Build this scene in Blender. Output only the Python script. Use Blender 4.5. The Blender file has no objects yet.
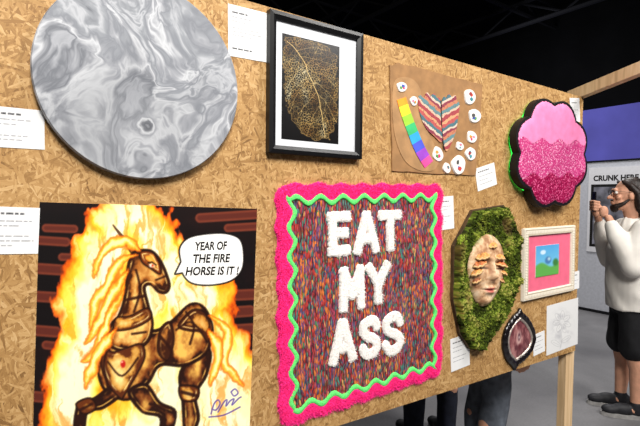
import bpy, bmesh, math, random
import numpy as np
from math import pi, sin, cos, radians, atan2, sqrt
from mathutils import Vector, Matrix
random.seed(7); RNG = np.random.default_rng(7)
SC = bpy.context.scene; COL = SC.collection
SC.view_settings.view_transform = 'Standard'

# ------------------------------------------------------------------ camera
F = 462.0; D = 1.156; CZ = 1.55
YAW, PITCH, ROLL = radians(34.3), radians(1.24), radians(1.15)
RM = Matrix.Rotation(-YAW, 3, 'Z') @ Matrix.Rotation(pi/2-PITCH, 3, 'X') @ Matrix.Rotation(ROLL, 3, 'Z')
CAM = Vector((0, -D, CZ))
cd = bpy.data.cameras.new('camera'); cam = bpy.data.objects.new('camera', cd); COL.objects.link(cam)
cd.sensor_width = 36; cd.lens = 36*F/640; cd.clip_start = .02; cd.clip_end = 100
cam.matrix_world = Matrix.Translation(CAM) @ RM.to_4x4(); SC.camera = cam
def W(px, py, y=0.0):
    d = RM @ Vector(((px-320)/F, -(py-213)/F, -1)); t = (y-CAM.y)/d.y
    p = CAM+d*t; return Vector((p.x, p.z))
RN = np.array(RM)
def proj(x, y, z):
    a = np.stack([x-CAM.x, y-CAM.y+0*x, z-CAM.z], -1) @ RN
    return 320+F*a[..., 0]/-a[..., 2], 213-F*a[..., 1]/-a[..., 2]

# ------------------------------------------------------------------ materials
def lin1(c):
    c = c/255.0; return c/12.92 if c <= .04045 else ((c+.055)/1.055)**2.4
def L(rgb): return (lin1(rgb[0]), lin1(rgb[1]), lin1(rgb[2]), 1)
class G:
    def __init__(s, name):
        s.m = bpy.data.materials.new(name); s.m.use_nodes = True; s.nt = s.m.node_tree
        s.b = s.nt.nodes['Principled BSDF']
    def put(s, sock, v):
        if isinstance(v, bpy.types.NodeSocket): s.nt.links.new(v, sock)
        else: sock.default_value = v
    def n(s, t, ins=None, **kw):
        nd = s.nt.nodes.new('ShaderNode'+t)
        for k, v in kw.items(): setattr(nd, k, v)
        for k, v in (ins or {}).items(): s.put(nd.inputs[k], v)
        return nd
    def math(s, op, a, b=0.0): return s.n('Math', {0: a, 1: b}, operation=op).outputs[0]
    def mix(s, f, a, b): return s.n('Mix', {0: f, 6: a, 7: b}, data_type='RGBA').outputs[2]
    def mixf(s, f, a, b): return s.n('Mix', {0: f, 2: a, 3: b}, data_type='FLOAT').outputs[0]
    def ramp(s, f, stops, interp='LINEAR'):
        r = s.n('ValToRGB', {0: f}); e = r.color_ramp.elements; r.color_ramp.interpolation = interp
        while len(e) < len(stops): e.new(.5)
        for el, (p, c) in zip(e, stops): el.position = p; el.color = L(c)
        return r.outputs[0]
    def noise(s, vec, scale, detail=3, dist=0.0): return s.n('TexNoise', {'Vector': vec, 'Scale': scale, 'Detail': detail, 'Distortion': dist})
    def obj(s): return s.n('TexCoord').outputs['Object']
    def bump(s, h, strength=.3, dist=.005):
        s.put(s.b.inputs['Normal'], s.n('Bump', {'Strength': strength, 'Distance': dist, 'Height': h}).outputs[0])
    def base(s, c, rough=.6, metal=0.0, spec=.4):
        s.put(s.b.inputs['Base Color'], c); s.put(s.b.inputs['Roughness'], rough)
        s.b.inputs['Metallic'].default_value = metal; s.b.inputs['Specular IOR Level'].default_value = spec
        return s.m
MC = {}
def mat(name, rgb, rough=.6, var=.12, scale=30, metal=0.0, bump=0.0, spec=.35):
    if name in MC: return MC[name]
    g = G(name); o = g.obj(); nz = g.noise(o, scale, 4).outputs[0]
    lo = tuple(max(0, c*(1-var)) for c in rgb); hi = tuple(min(255, c*(1+var)) for c in rgb)
    g.base(g.ramp(nz, [(.3, lo), (.7, hi)]), rough, metal, spec)
    if bump: g.bump(nz, bump, .004)
    MC[name] = g.m; return g.m
def paintmat(name, rough=.5, spec=.35):
    if name in MC: return MC[name]
    g = G(name); a = g.n('Attribute', attribute_name='paint'); MC[name] = g.m
    return g.base(a.outputs['Color'], rough, 0, spec)
def osb():
    g = G('osb'); o = g.obj()
    sp = g.n('SeparateXYZ', {0: o}); v2 = g.n('CombineXYZ', {0: sp.outputs[0], 1: sp.outputs[2], 2: sp.outputs[1]}).outputs[0]
    nz = g.noise(v2, 60, 3).outputs[1]
    off = g.n('VectorMath', {0: nz, 1: (.5, .5, .5)}, operation='SUBTRACT').outputs[0]
    off = g.n('VectorMath', {0: off, 1: (.006, .006, 0)}, operation='MULTIPLY').outputs[0]
    v = g.n('VectorMath', {0: v2, 1: off}, operation='ADD').outputs[0]
    h = tone = None
    for i, a in enumerate((8, 62, 118, 35, 150, 92, -12, 78)):
        r = g.n('VectorRotate', {'Vector': v, 'Angle': radians(a)}, rotation_type='Z_AXIS').outputs[0]
        k = ((24, 150, 1), (32, 190, 1), (46, 240, 1))[i % 3]
        s_ = g.n('VectorMath', {0: r, 1: k}, operation='MULTIPLY').outputs[0]
        s_ = g.n('VectorMath', {0: s_, 1: (i*7.31, i*3.17, 0)}, operation='ADD').outputs[0]
        vo = g.n('TexVoronoi', {'Vector': s_, 'Scale': 1.0}, voronoi_dimensions='2D')
        c = g.n('SeparateColor', {0: vo.outputs['Color']})
        gs = g.n('VectorMath', {0: r, 1: (34, 560, 1)}, operation='MULTIPLY').outputs[0]
        gr = g.noise(gs, 1.0, 2).outputs[0]
        t = g.math('ADD', g.math('MULTIPLY', c.outputs[1], .60), g.math('MULTIPLY', gr, .40))
        hi = c.outputs[0]
        if h is None: h, tone = hi, t
        else:
            m = g.math('MULTIPLY', g.math('SUBTRACT', hi, h), 10.0); m = g.math('ADD', m, .5)
            m = g.math('MINIMUM', g.math('MAXIMUM', m, 0.0), 1.0)
            tone = g.mixf(m, tone, t); h = g.math('MAXIMUM', h, hi)
    big = g.noise(v2, 5, 3).outputs[0]
    tone = g.math('ADD', tone, g.math('MULTIPLY', g.math('SUBTRACT', big, .5), .3))
    col = g.ramp(tone, [(0.06, (90, 62, 35)), (.24, (138, 101, 57)), (.48, (166, 127, 77)), (.74, (187, 149, 98)), (1, (211, 179, 132))])
    g.bump(tone, .25, .002)
    return g.base(col, .62, 0, .3)
def timber():
    g = G('timber'); o = g.obj()
    s_ = g.n('VectorMath', {0: o, 1: (60, 60, 4)}, operation='MULTIPLY').outputs[0]
    nz = g.noise(s_, 1.0, 4, .6).outputs[0]
    return g.base(g.ramp(nz, [(.25, (178, 146, 106)), (.5, (208, 176, 134)), (.8, (224, 196, 158))]), .65)
M_OSB = osb(); M_TIM = timber()
M_PAPER = mat('paper', (226, 226, 226), .7, .02)
M_BLACK = mat('black_ink', (14, 12, 12), .6, .02)

# ------------------------------------------------------------------ mesh helpers
def link(name, me, parent=None, m=None, smooth=False):
    o = bpy.data.objects.new(name, me); COL.objects.link(o); o.parent = parent
    if m is not None:
        for q in (m if isinstance(m, (list, tuple)) else [m]): me.materials.append(q)
    if smooth: me.polygons.foreach_set('use_smooth', [True]*len(me.polygons))
    return o
def fin(name, bm, m, parent=None, smooth=False, bevel=0):
    bmesh.ops.recalc_face_normals(bm, faces=bm.faces)
    if bevel: bmesh.ops.bevel(bm, geom=bm.edges[:], offset=bevel, segments=2, affect='EDGES', profile=.6)
    me = bpy.data.meshes.new(name); bm.to_mesh(me); bm.free()
    return link(name, me, parent, m, smooth)
def box(bm, x0, x1, y0, y1, z0, z1, mi=0):
    v = [bm.verts.new((x, y, z)) for x in (x0, x1) for y in (y0, y1) for z in (z0, z1)]
    for q in ((0, 1, 3, 2), (4, 6, 7, 5), (0, 4, 5, 1), (2, 3, 7, 6), (0, 2, 6, 4), (1, 5, 7, 3)):
        bm.faces.new([v[i] for i in q]).material_index = mi
def prism(bm, pts, y0, y1, mi=0, inset=0.0):
    n = len(pts); cx = sum(p[0] for p in pts)/n; cz = sum(p[1] for p in pts)/n
    a = [bm.verts.new((p[0], y0, p[1])) for p in pts]
    def sh(p):
        d = Vector((p[0]-cx, p[1]-cz)); l = d.length or 1
        return (p[0]-d.x/l*inset, y1, p[1]-d.y/l*inset)
    b = [bm.verts.new(sh(p)) for p in pts]
    for f in [bm.faces.new(a), bm.faces.new(b)] + [bm.faces.new((a[i], a[(i+1) % n], b[(i+1) % n], b[i])) for i in range(n)]:
        f.material_index = mi
def ring(bm, w, h, fw, y0, yo, yi, mi=0):
    """rectangular frame: outer w*h, face width fw, front height yo at the outer edge and yi at the inner"""
    def rc(a, b, y): return [bm.verts.new((x, y, z)) for x, z in ((-a, -b), (a, -b), (a, b), (-a, b))]
    o0 = rc(w/2, h/2, y0); o1 = rc(w/2, h/2, yo); m1 = rc(w/2-fw*.5, h/2-fw*.5, min(yo, yi)-.002)
    i1 = rc(w/2-fw, h/2-fw, yi); i0 = rc(w/2-fw, h/2-fw, y0)
    for A, B in ((o0, o1), (o1, m1), (m1, i1), (i1, i0), (i0, o0)):
        for i in range(4): bm.faces.new((A[i], A[(i+1) % 4], B[(i+1) % 4], B[i])).material_index = mi
def catmull(p, k=6, closed=True):
    n = len(p); out = []
    for i in range(n if closed else n-1):
        if closed: a, b, c, d = p[i-1], p[i], p[(i+1) % n], p[(i+2) % n]
        else: a, b, c, d = p[max(i-1, 0)], p[i], p[i+1], p[min(i+2, n-1)]
        for j in range(k):
            t = j/k
            out.append(tuple(.5*((2*b[q])+(-a[q]+c[q])*t+(2*a[q]-5*b[q]+4*c[q]-d[q])*t*t+(-a[q]+3*b[q]-3*c[q]+d[q])*t**3) for q in range(len(b))))
    if not closed: out.append(tuple(p[-1]))
    return out
def tube(bm, pts, r, k=8):
    pts = [Vector(p) for p in pts]; prev = None; rings = []
    for i, p in enumerate(pts):
        t = (pts[min(i+1, len(pts)-1)]-pts[max(i-1, 0)]).normalized()
        u = t.orthogonal().normalized() if prev is None else (prev-t*prev.dot(t)).normalized()
        prev = u; v = t.cross(u); rr = r[i] if isinstance(r, (list, tuple)) else r
        rings.append([bm.verts.new(p+(u*cos(2*pi*j/k)+v*sin(2*pi*j/k))*rr) for j in range(k)])
    for a, b in zip(rings, rings[1:]):
        for j in range(k): bm.faces.new((a[j], a[(j+1) % k], b[(j+1) % k], b[j]))
    bm.faces.new(rings[0]); bm.faces.new(rings[-1])
def thing(name, label, cat, loc=(0, 0, 0), group=None, rz=0.0):
    o = bpy.data.objects.new(name, None); COL.objects.link(o); o.location = loc; o.rotation_euler.z = rz
    o.empty_display_size = .1; tag(o, label, cat, group); return o
def tag(o, label, cat, group=None):
    o['label'] = label; o['category'] = cat
    if group: o['group'] = group
    return o
def struct(o): o['kind'] = 'structure'; return o

HANG = .0004
class Art:
    def __init__(s, name, label, cat, corners, group=None, y=0.0):
        P = [W(*c) for c in corners]; s.c = sum(P, Vector((0, 0)))/4; s.y = y
        wv = ((P[1]-P[0])+(P[2]-P[3]))/2; hv = ((P[0]-P[3])+(P[1]-P[2]))/2
        s.w, s.h = wv.length, hv.length
        s.a = (atan2(wv.y, wv.x)+atan2(-hv.x, hv.y))/2
        s.root = thing(name, label, cat, (s.c.x, y+HANG, s.c.y), group); s.root.rotation_euler.y = -s.a
    def L(s, px, py, d=0.0):
        p = W(px, py, s.y-d)-s.c; ca, sa = cos(s.a), sin(s.a)
        return (p.x*ca+p.y*sa, -p.x*sa+p.y*ca)
    def Ls(s, pts, d=0.0): return [s.L(x, y, d) for x, y in pts]
    def grid(s, x0, x1, z0, z1, nx, nz, d=0.0):
        X, Z = np.meshgrid(np.linspace(x0, x1, nx), np.linspace(z0, z1, nz))
        ca, sa = cos(s.a), sin(s.a)
        px, py = proj(s.c.x+X*ca-Z*sa, s.y-d, s.c.y+X*sa+Z*ca)
        return X, Z, px, py
def relief(name, X, Z, mask, H, m, parent, y0=0.0, colors=None, smooth=True):
    nz, nx = X.shape
    c = mask[:-1, :-1].astype(int)+mask[1:, :-1]+mask[:-1, 1:]+mask[1:, 1:]
    cells = np.argwhere(c >= 2); idx = np.arange(nz*nx).reshape(nz, nx)
    f = np.stack([idx[cells[:, 0], cells[:, 1]], idx[cells[:, 0], cells[:, 1]+1], idx[cells[:, 0]+1, cells[:, 1]+1], idx[cells[:, 0]+1, cells[:, 1]]], 1)
    used, inv = np.unique(f, return_inverse=True); f = inv.reshape(f.shape)
    Hm = np.where(mask, np.maximum(H, 0), 0.0)
    co = np.stack([X.ravel()[used], -(y0+Hm.ravel()[used]), Z.ravel()[used]], 1)
    me = bpy.data.meshes.new(name); me.from_pydata(co.tolist(), [], f.tolist())
    if colors is not None:
        at = me.color_attributes.new('paint', 'FLOAT_COLOR', 'POINT')
        c3 = np.clip(colors.reshape(-1, 3)[used], 0, 1); c3 = np.where(c3 <= .04045, c3/12.92, ((c3+.055)/1.055)**2.4)
        at.data.foreach_set('color', np.concatenate([c3, np.ones((len(used), 1))], 1).ravel().astype(np.float32))
    return link(name, me, parent, m, smooth)
# painting toolkit -------------------------------------------------
LAT = {}
def vnoise(x, y, seed):
    if seed not in LAT: LAT[seed] = np.random.default_rng(seed).random((64, 64))
    r = LAT[seed]
    xi = np.floor(x).astype(int); yi = np.floor(y).astype(int); u = x-xi; v = y-yi
    u = u*u*(3-2*u); v = v*v*(3-2*v); g = lambda a, b: r[b % 64, a % 64]
    return (g(xi, yi)*(1-u)+g(xi+1, yi)*u)*(1-v)+(g(xi, yi+1)*(1-u)+g(xi+1, yi+1)*u)*v
def fbm(x, y, seed, o=4):
    t = 0; a = .5; s = 0
    for i in range(o): t = t+a*vnoise(x*2**i, y*2**i, seed+i); s += a; a *= .5
    return t/s
def worley(x, y, seed):
    r = np.random.default_rng(seed).random((64, 64, 2)); xi = np.floor(x).astype(int); yi = np.floor(y).astype(int)
    d1 = np.full(x.shape, 9.0); d2 = d1.copy()
    for i in (-1, 0, 1):
        for j in (-1, 0, 1):
            p = r[(yi+j) % 64, (xi+i) % 64]; e = np.hypot(xi+i+p[..., 0]-x, yi+j+p[..., 1]-y)
            d2 = np.minimum(d2, np.maximum(d1, e)); d1 = np.minimum(d1, e)
    return d1, d2
def segd(x, y, a, b):
    vx, vy = b[0]-a[0], b[1]-a[1]; l = vx*vx+vy*vy+1e-12
    t = np.clip(((x-a[0])*vx+(y-a[1])*vy)/l, 0, 1)
    return np.hypot(x-a[0]-t*vx, y-a[1]-t*vy)
def lined(x, y, pts):
    d = np.full(x.shape, 1e9)
    for a, b in zip(pts, pts[1:]): d = np.minimum(d, segd(x, y, a, b))
    return d
def sdf(x, y, pts):
    d = lined(x, y, list(pts)+[pts[0]]); ins = np.zeros(x.shape, bool)
    n = len(pts)
    for i in range(n):
        (x1, y1), (x2, y2) = pts[i], pts[(i+1) % n]
        if y1 != y2: ins ^= ((y1 > y) != (y2 > y)) & (x < (x2-x1)*(y-y1)/(y2-y1)+x1)
    return np.where(ins, -d, d)
def over(c, rgb, a):
    rgb = np.asarray(rgb, float)/255 if not isinstance(rgb, np.ndarray) else rgb
    c[:] = c*(1-a[..., None])+rgb*a[..., None]
def cov(d, w=.8): return np.clip(.5-d/(2*w), 0, 1)
def rampc(t, stops):
    xs = [s[0] for s in stops]; cs = np.array([s[1] for s in stops], float)/255
    return np.stack([np.interp(t, xs, cs[:, i]) for i in range(3)], -1)
def text(name, body, m, parent, cx, cz, y, w, h, extrude=.0003, bold=0.0, shear=0.0, rot=0.0):
    cu = bpy.data.curves.new('t', 'FONT'); cu.body = body; cu.size = 1; cu.offset = bold; cu.shear = shear; cu.resolution_u = 4
    cu.extrude = .01
    t = bpy.data.objects.new('t', cu); COL.objects.link(t); bpy.context.view_layer.update()
    me = bpy.data.meshes.new_from_object(t.evaluated_get(bpy.context.evaluated_depsgraph_get()))
    bpy.data.objects.remove(t); bpy.data.curves.remove(cu)
    n = len(me.vertices); co = np.empty(n*3); me.vertices.foreach_get('co', co); co = co.reshape(-1, 3)
    mn, mx = co.min(0), co.max(0); q = (co-(mn+mx)/2)/np.maximum(mx-mn, 1e-6)
    x = q[:, 0]*w; z = q[:, 1]*h; yy = -q[:, 2]*extrude*2
    ca, sa = cos(rot), sin(rot)
    out = np.stack([cx+x*ca-z*sa, y+yy, cz+x*sa+z*ca], 1); me.vertices.foreach_set('co', out.ravel()); me.update()
    me.materials.clear(); me.name = name
    return link(name, me, parent, m)
def strands(name, pts, ln, wd, m, parent, lift=.7, sp=.5):
    v, f = [], []
    for x, y, z, ox, oz in pts:
        a = random.uniform(0, pi); l = ln*random.uniform(.5, 1.2); dx, dz = (random.gauss(0, sp)+ox)*l, (random.gauss(0, sp)+oz)*l
        cx, cz = cos(a)*wd/2, sin(a)*wd/2; k = len(v)
        v += [(x-cx, y, z-cz), (x+cx, y, z+cz), (x+dx*.5+cx*.7, y-l*lift*.7, z+dz*.5+cz*.7), (x+dx*.5-cx*.7, y-l*lift*.7, z+dz*.5-cz*.7), (x+dx, y-l*lift, z+dz)]
        f += [(k, k+1, k+2, k+3), (k+3, k+2, k+4)]
    me = bpy.data.meshes.new(name); me.from_pydata(v, [], f); o = link(name, me, parent, m); o['kind'] = 'stuff'; return o

# ------------------------------------------------------------------ the hall
bm = bmesh.new(); box(bm, -7, 14, -9, 13, -.1, 0)
g = G('concrete'); o_ = g.obj(); n1 = g.noise(o_, 1.3, 6, .4).outputs[0]; n2 = g.noise(o_, 60, 3).outputs[0]
g.base(g.ramp(g.math('ADD', g.math('MULTIPLY', n1, .8), g.math('MULTIPLY', n2, .2)), [(.3, (84, 83, 86)), (.55, (116, 115, 117)), (.75, (142, 141, 142))]), .38, 0, .4)
struct(fin('floor', bm, g.m))
M_DARK = mat('dark_hall', (9, 9, 10), .95, .2, 2, spec=.05)
bm = bmesh.new(); box(bm, -7, 14, -9, 13, 6.4, 6.5); struct(fin('ceiling', bm, M_DARK))
bm = bmesh.new(); box(bm, -7, 14, 13, 13.1, 0, 6.4); struct(fin('wall_back', bm, M_DARK))
bm = bmesh.new(); box(bm, -7.1, -7, -9, 13, 0, 6.4); struct(fin('wall_left', bm, M_DARK))
bm = bmesh.new(); box(bm, -7, 14, -9.1, -9, 0, 6.4); struct(fin('wall_front', bm, M_DARK))
M_BLUE = mat('blue_paint', (90, 88, 170), .7, .08, 1, spec=.1)
bm = bmesh.new(); box(bm, 11, 11.1, -9, 13, 0, 3.8, 0); box(bm, 11, 11.1, -9, 13, 3.8, 6.4, 1)
struct(fin('wall_right', bm, [M_BLUE, M_DARK]))
M_STEEL = mat('dark_steel', (22, 22, 25), .8, .1, spec=.1)
for k, (ax, c, z) in enumerate((('x', 5.0, 5.9), ('x', 8.2, 5.9), ('y', 6.5, 5.6), ('y', 9.5, 5.6))):
    bm = bmesh.new(); lo, hi = (-9, 13) if ax == 'y' else (-7, 11)
    q = (lambda s, z: (c, s, z)) if ax == 'y' else (lambda s, z: (s, c, z))
    tube(bm, [q(lo, z), q(hi, z)], .05, 6); tube(bm, [q(lo, z+.5), q(hi, z+.5)], .05, 6)
    n = 22
    for i in range(n):
        a = lo+(hi-lo)*i/n; b = lo+(hi-lo)*(i+1)/n
        tube(bm, [q(a, z), q(b, z+.5)] if i % 2 else [q(a, z+.5), q(b, z)], .025, 5)
    struct(fin('trim_%d' % (k+1), bm, M_STEEL))

# ------------------------------------------------------------------ the display wall
XR = W(580, 200).x; ZT = (W(395, 45).y+W(500, 72).y+W(575, 95).y)/3; ZB = (W(360, 424).y+W(470, 384).y+W(570, 349).y)/3
dw = thing('display_partition', 'tall tan chipboard partition on timber posts carrying all the artworks', 'partition', (0, 0, 0))
for a, b in ((-.1, XR), (-2.55, -.102)):
    bm = bmesh.new(); box(bm, a, b, 0, .016, ZB, ZT); fin('chipboard_sheet', bm, M_OSB, dw)
for x in (XR-.05, .45, -.95, -2.5):
    bm = bmesh.new(); box(bm, x, x+.075, .016, .056, 0, ZT-.012); fin('post', bm, M_TIM, dw, bevel=.002)
for a, b in ((XR-.05-.005, .525), (.45, -.875), (-.95, -2.425)):
    bm = bmesh.new(); box(bm, b, a, .016, .054, ZT-.06, ZT-.012); fin('rail', bm, M_TIM, dw)
# timber beam running forward off the top corner
bm = bmesh.new(); dv = Vector((-.189, -.982, .16)); nv = Vector((.982, -.189, 0)); p0 = Vector((XR-.01, .075, ZT-.012))
vs = []
for s in (0, 1.5):
    for a in (-.0, .040):
        for z in (0, .054): vs.append(bm.verts.new(p0+dv*s+nv*a+Vector((0, 0, z))))
for q in ((0, 1, 3, 2), (4, 6, 7, 5), (0, 4, 5, 1), (2, 3, 7, 6), (0, 2, 6, 4), (1, 5, 7, 3)): bm.faces.new([vs[i] for i in q])
tag(fin('timber_beam', bm, M_TIM, bevel=.002), 'pale sawn timber beam running out from the top corner of the chipboard partition', 'beam')

# ------------------------------------------------------------------ round poured painting
lp, rp, bp = W(31, 62), W(237, 92), W(141, 179)
R = (rp-lp).length/2*.99; cc = Vector(((lp.x+rp.x)/2-.004, bp.y+R))
g = G('poured_paint'); o_ = g.obj()
def warp(v, scale, amp, det=2, dist=0.0):
    n_ = g.noise(v, scale, det, dist).outputs[1]
    n_ = g.n('VectorMath', {0: n_, 1: (.5, .5, .5)}, operation='SUBTRACT').outputs[0]
    n_ = g.n('VectorMath', {0: n_, 1: (amp, amp, amp)}, operation='MULTIPLY').outputs[0]
    return g.n('VectorMath', {0: v, 1: n_}, operation='ADD').outputs[0]
v1 = warp(o_, 3.2, .37, 3, .4); v_ = warp(v1, 8, .10, 3, .8); v3 = warp(v_, 24, .018, 3, .6)
nn = g.noise(v3, 4.5, 5, .8).outputs[0]
fine = g.noise(v3, 15, 4, 1.2).outputs[0]
nn = g.math('ADD', nn, g.math('MULTIPLY', g.math('SUBTRACT', fine, .5), .14))
cl = g.ramp(nn, [(.22, (66, 69, 76)), (.34, (102, 105, 112)), (.39, (136, 139, 145)), (.415, (172, 174, 179)), (.445, (140, 143, 149)), (.48, (120, 123, 130)), (.51, (150, 152, 158)),
    (.535, (188, 190, 194)), (.565, (146, 148, 154)), (.6, (102, 105, 112)), (.64, (156, 158, 164)), (.68, (130, 133, 139)), (.76, (170, 172, 177)), (.86, (124, 127, 133))])
dkm = g.noise(v1, 2.4, 2).outputs[0]
cl = g.mix(g.math('MULTIPLY', g.math('MINIMUM', g.math('MAXIMUM', g.math('SUBTRACT', dkm, .49), 0.0), .2), 3.0), cl, L((82, 85, 92)))
lt = g.noise(warp(o_, 4, .3, 2), 2.2, 2).outputs[0]
cl = g.mix(g.math('MULTIPLY', g.math('MINIMUM', g.math('MAXIMUM', g.math('SUBTRACT', lt, .55), 0.0), .2), 2.4), cl, L((182, 184, 188)))
cx_, cz_ = W(144, 128)-cc                                            # a small soft crater in the pour
ds = g.n('VectorMath', {0: warp(o_, 32, .022, 3, .6), 1: (cx_, -.0215, cz_)}, operation='DISTANCE').outputs['Value']
cell = g.ramp(g.math('MULTIPLY', ds, 26.0), [(0, (130, 132, 138)), (.14, (84, 86, 92)), (.28, (102, 104, 110)), (.42, (180, 182, 186)), (.54, (128, 130, 136)), (.7, (146, 148, 154))])
fade = g.math('MINIMUM', g.math('MAXIMUM', g.math('MULTIPLY', g.math('SUBTRACT', .027, ds), 140.0), 0.0), 1.0)
cl = g.mix(fade, cl, cell)
g.base(cl, .55, 0, .3); M_POUR = g.m
M_EDGE = mat('canvas_edge', (160, 161, 165), .6, .06)
pr = thing('round_painting', 'large round canvas of swirling grey and white poured paint', 'painting', (cc.x, HANG, cc.y))
n = 128; bm = bmesh.new(); cpts = [(R*cos(2*pi*i/n), R*sin(2*pi*i/n)) for i in range(n)]
prism(bm, cpts, 0, -.018); fin('canvas_rim', bm, M_EDGE, pr)
bm = bmesh.new(); prism(bm, [(x*.999, z*.999) for x, z in cpts], -.018, -.0215, 0, .002); fin('painted_face', bm, M_POUR, pr)

# ------------------------------------------------------------------ poster of a flaming horse
A = Art('poster', 'dark fantasy poster of a flaming golden horse with a white speech bubble', 'poster', ((40, 203), (257, 208), (248.5, 456), (30, 520)))
X, Z, PX, PY = A.grid(-A.w/2, A.w/2, -A.h/2, A.h/2, 330, 420, .001)
C = np.zeros(X.shape+(3,)); C[:] = np.array((15, 10, 11))/255
over(C, (46, 20, 18), np.clip(fbm(PX/50, PY/40, 3)-.4, 0, 1)*1.1)
for a, b, r in (((30, 268), (92, 272), 5.6), ((64, 281), (92, 283), 4.4), ((30, 296), (64, 298), 5.6), ((62, 257), (90, 258), 4), ((30, 330), (56, 332), 5.6), ((46, 345), (64, 347), 4.4), ((46, 228), (74, 229), 4.2), ((34, 240), (66, 242), 4.6),
                ((218, 296), (262, 294), 5.6), ((206, 314), (250, 311), 5.8), ((230, 330), (260, 328), 5.4), ((216, 346), (240, 344), 4.6), ((200, 218), (262, 214), 4.8), ((228, 228), (262, 226), 4.2), ((30, 396), (50, 398), 5.6)):
    dd = segd(PX, PY, a, b)-r; over(C, (112, 50, 34), cov(dd, .7)); over(C, (72, 28, 24), cov(dd+2.2, .8)*.6)
wx = PX+22*(fbm(PX/20, PY/34, 11)-.5)+12*(fbm(PX/8, PY/13, 21)-.5); wy = PY+44*(fbm(PX/15, PY/32, 15)-.5)
Gf = np.zeros(X.shape)
for a, b, r in (((114, 222), (108, 262), 28), ((122, 216), (158, 234), 30), ((102, 255), (90, 300), 34), ((90, 300), (86, 350), 30), ((150, 300), (172, 262), 38),
                ((84, 350), (70, 420), 34), ((120, 330), (170, 380), 56), ((175, 300), (203, 300), 34), ((190, 335), (222, 372), 48), ((165, 400), (238, 388), 54), ((120, 440), (240, 430), 60), ((203, 288), (196, 310), 20)):
    Gf = np.maximum(Gf, 1-segd(wx, wy, a, b)/r)
Gf = np.clip(Gf*1.35, 0, 1)
over(C, rampc(Gf, [(0, (120, 30, 8)), (.08, (200, 72, 10)), (.2, (244, 130, 18)), (.38, (254, 192, 40)), (.6, (255, 230, 96)), (1, (255, 249, 206))]), np.clip(Gf*14, 0, 1))
streak = np.clip((fbm(wx/5, wy/30, 31)-.52)*6, 0, 1)*np.clip(Gf*1.4, 0, 1)
over(C, (240, 126, 16), streak*.6)
streak = np.clip((fbm(wx/6, wy/34, 37)-.56)*7, 0, 1)*np.clip(Gf*2, 0, 1)
over(C, (255, 246, 184), streak*.75)
def part(pts, base, dark, hl, seed, edge=1.3, sm=True):
    p = catmull(pts, 5) if sm else pts
    d = sdf(PX, PY, p); t = np.clip(-d/10, 0, 1)*.7+1.1*(fbm(PX/9, PY/12, seed)-.46)
    c = rampc(t, [(0, dark), (.28, dark), (.5, base), (.95, hl)])
    over(C, c, cov(d)); over(C, (30, 11, 6), cov(np.abs(d)-edge*.7)*.95)
    rim = np.clip(1-np.abs(d+3)/1.1, 0, 1)*np.clip((fbm(PX/12, PY/12, seed+5)-.45)*5, 0, 1); over(C, hl, rim*.85)
BR_, DK, GD = (132, 68, 26), (40, 16, 9), (244, 186, 86)
part([(200, 345), (211, 352), (207, 375), (196, 395), (199, 420), (186, 440), (182, 400), (180, 372)], (110, 54, 22), DK, GD, 41)   # hind leg
part([(104, 350), (112, 322), (132, 316), (152, 330), (170, 322), (190, 304), (205, 308), (213, 330), (206, 354), (184, 366), (160, 366), (148, 384), (128, 400), (106, 392), (98, 372)], BR_, DK, GD, 43)
part([(112, 386), (124, 392), (104, 408), (88, 412), (84, 430), (74, 432), (78, 404), (94, 398)], (120, 62, 26), DK, GD, 45)          # raised foreleg
part([(128, 392), (146, 384), (160, 402), (176, 412), (168, 440), (158, 440), (160, 418), (142, 412)], (120, 62, 26), DK, GD, 46)
part([(134, 252), (150, 250), (160, 259), (167, 274), (170, 286), (166, 293), (158, 292), (151, 285), (145, 288), (149, 306), (153, 324), (148, 342), (130, 352), (110, 346), (113, 328), (122, 306), (126, 284), (128, 264)], (170, 98, 36), (56, 24, 10), (252, 206, 116), 47)
part([(134, 254), (131, 240), (141, 251)], (180, 110, 44), DK, GD, 48, sm=False)
part([(113, 225), (136, 250), (131, 253)], (236, 190, 104), (160, 90, 30), (255, 236, 170), 49, .8, sm=False)
# harness and armour
part([(104, 346), (112, 352), (126, 348), (141, 344), (145, 356), (138, 372), (124, 396), (120, 398), (108, 384), (101, 364)], (206, 144, 60), (90, 40, 16), (255, 226, 146), 50, 1.1)
part([(140, 252), (152, 252), (160, 264), (160, 274), (150, 268), (142, 262)], (232, 150, 44), (120, 50, 14), (255, 224, 140), 51)
part([(116, 318), (130, 316), (147, 308), (151, 318), (134, 328), (115, 330)], (216, 150, 58), (100, 46, 16), (255, 224, 146), 52, 1.1)
part([(178, 326), (192, 310), (205, 313), (210, 328), (208, 342), (200, 332), (190, 331)], (196, 128, 48), (70, 30, 12), (252, 206, 122), 54, 1)
part([(160, 330), (170, 322), (174, 340), (168, 360), (158, 352)], (180, 110, 44), (60, 26, 12), (246, 196, 110), 57, 1)
part([(76, 404), (90, 398), (96, 408), (84, 414)], (206, 140, 52), (100, 46, 16), (255, 220, 140), 55); part([(180, 386), (198, 388), (196, 400), (182, 400)], (206, 140, 52), (100, 46, 16), (255, 220, 140), 56)
over(C, (190, 30, 26), cov(np.hypot((PX-123)*1.2, (PY-364)*.8)-3)); over(C, (255, 190, 160), cov(np.hypot(PX-122, PY-362)-.9))
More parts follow.
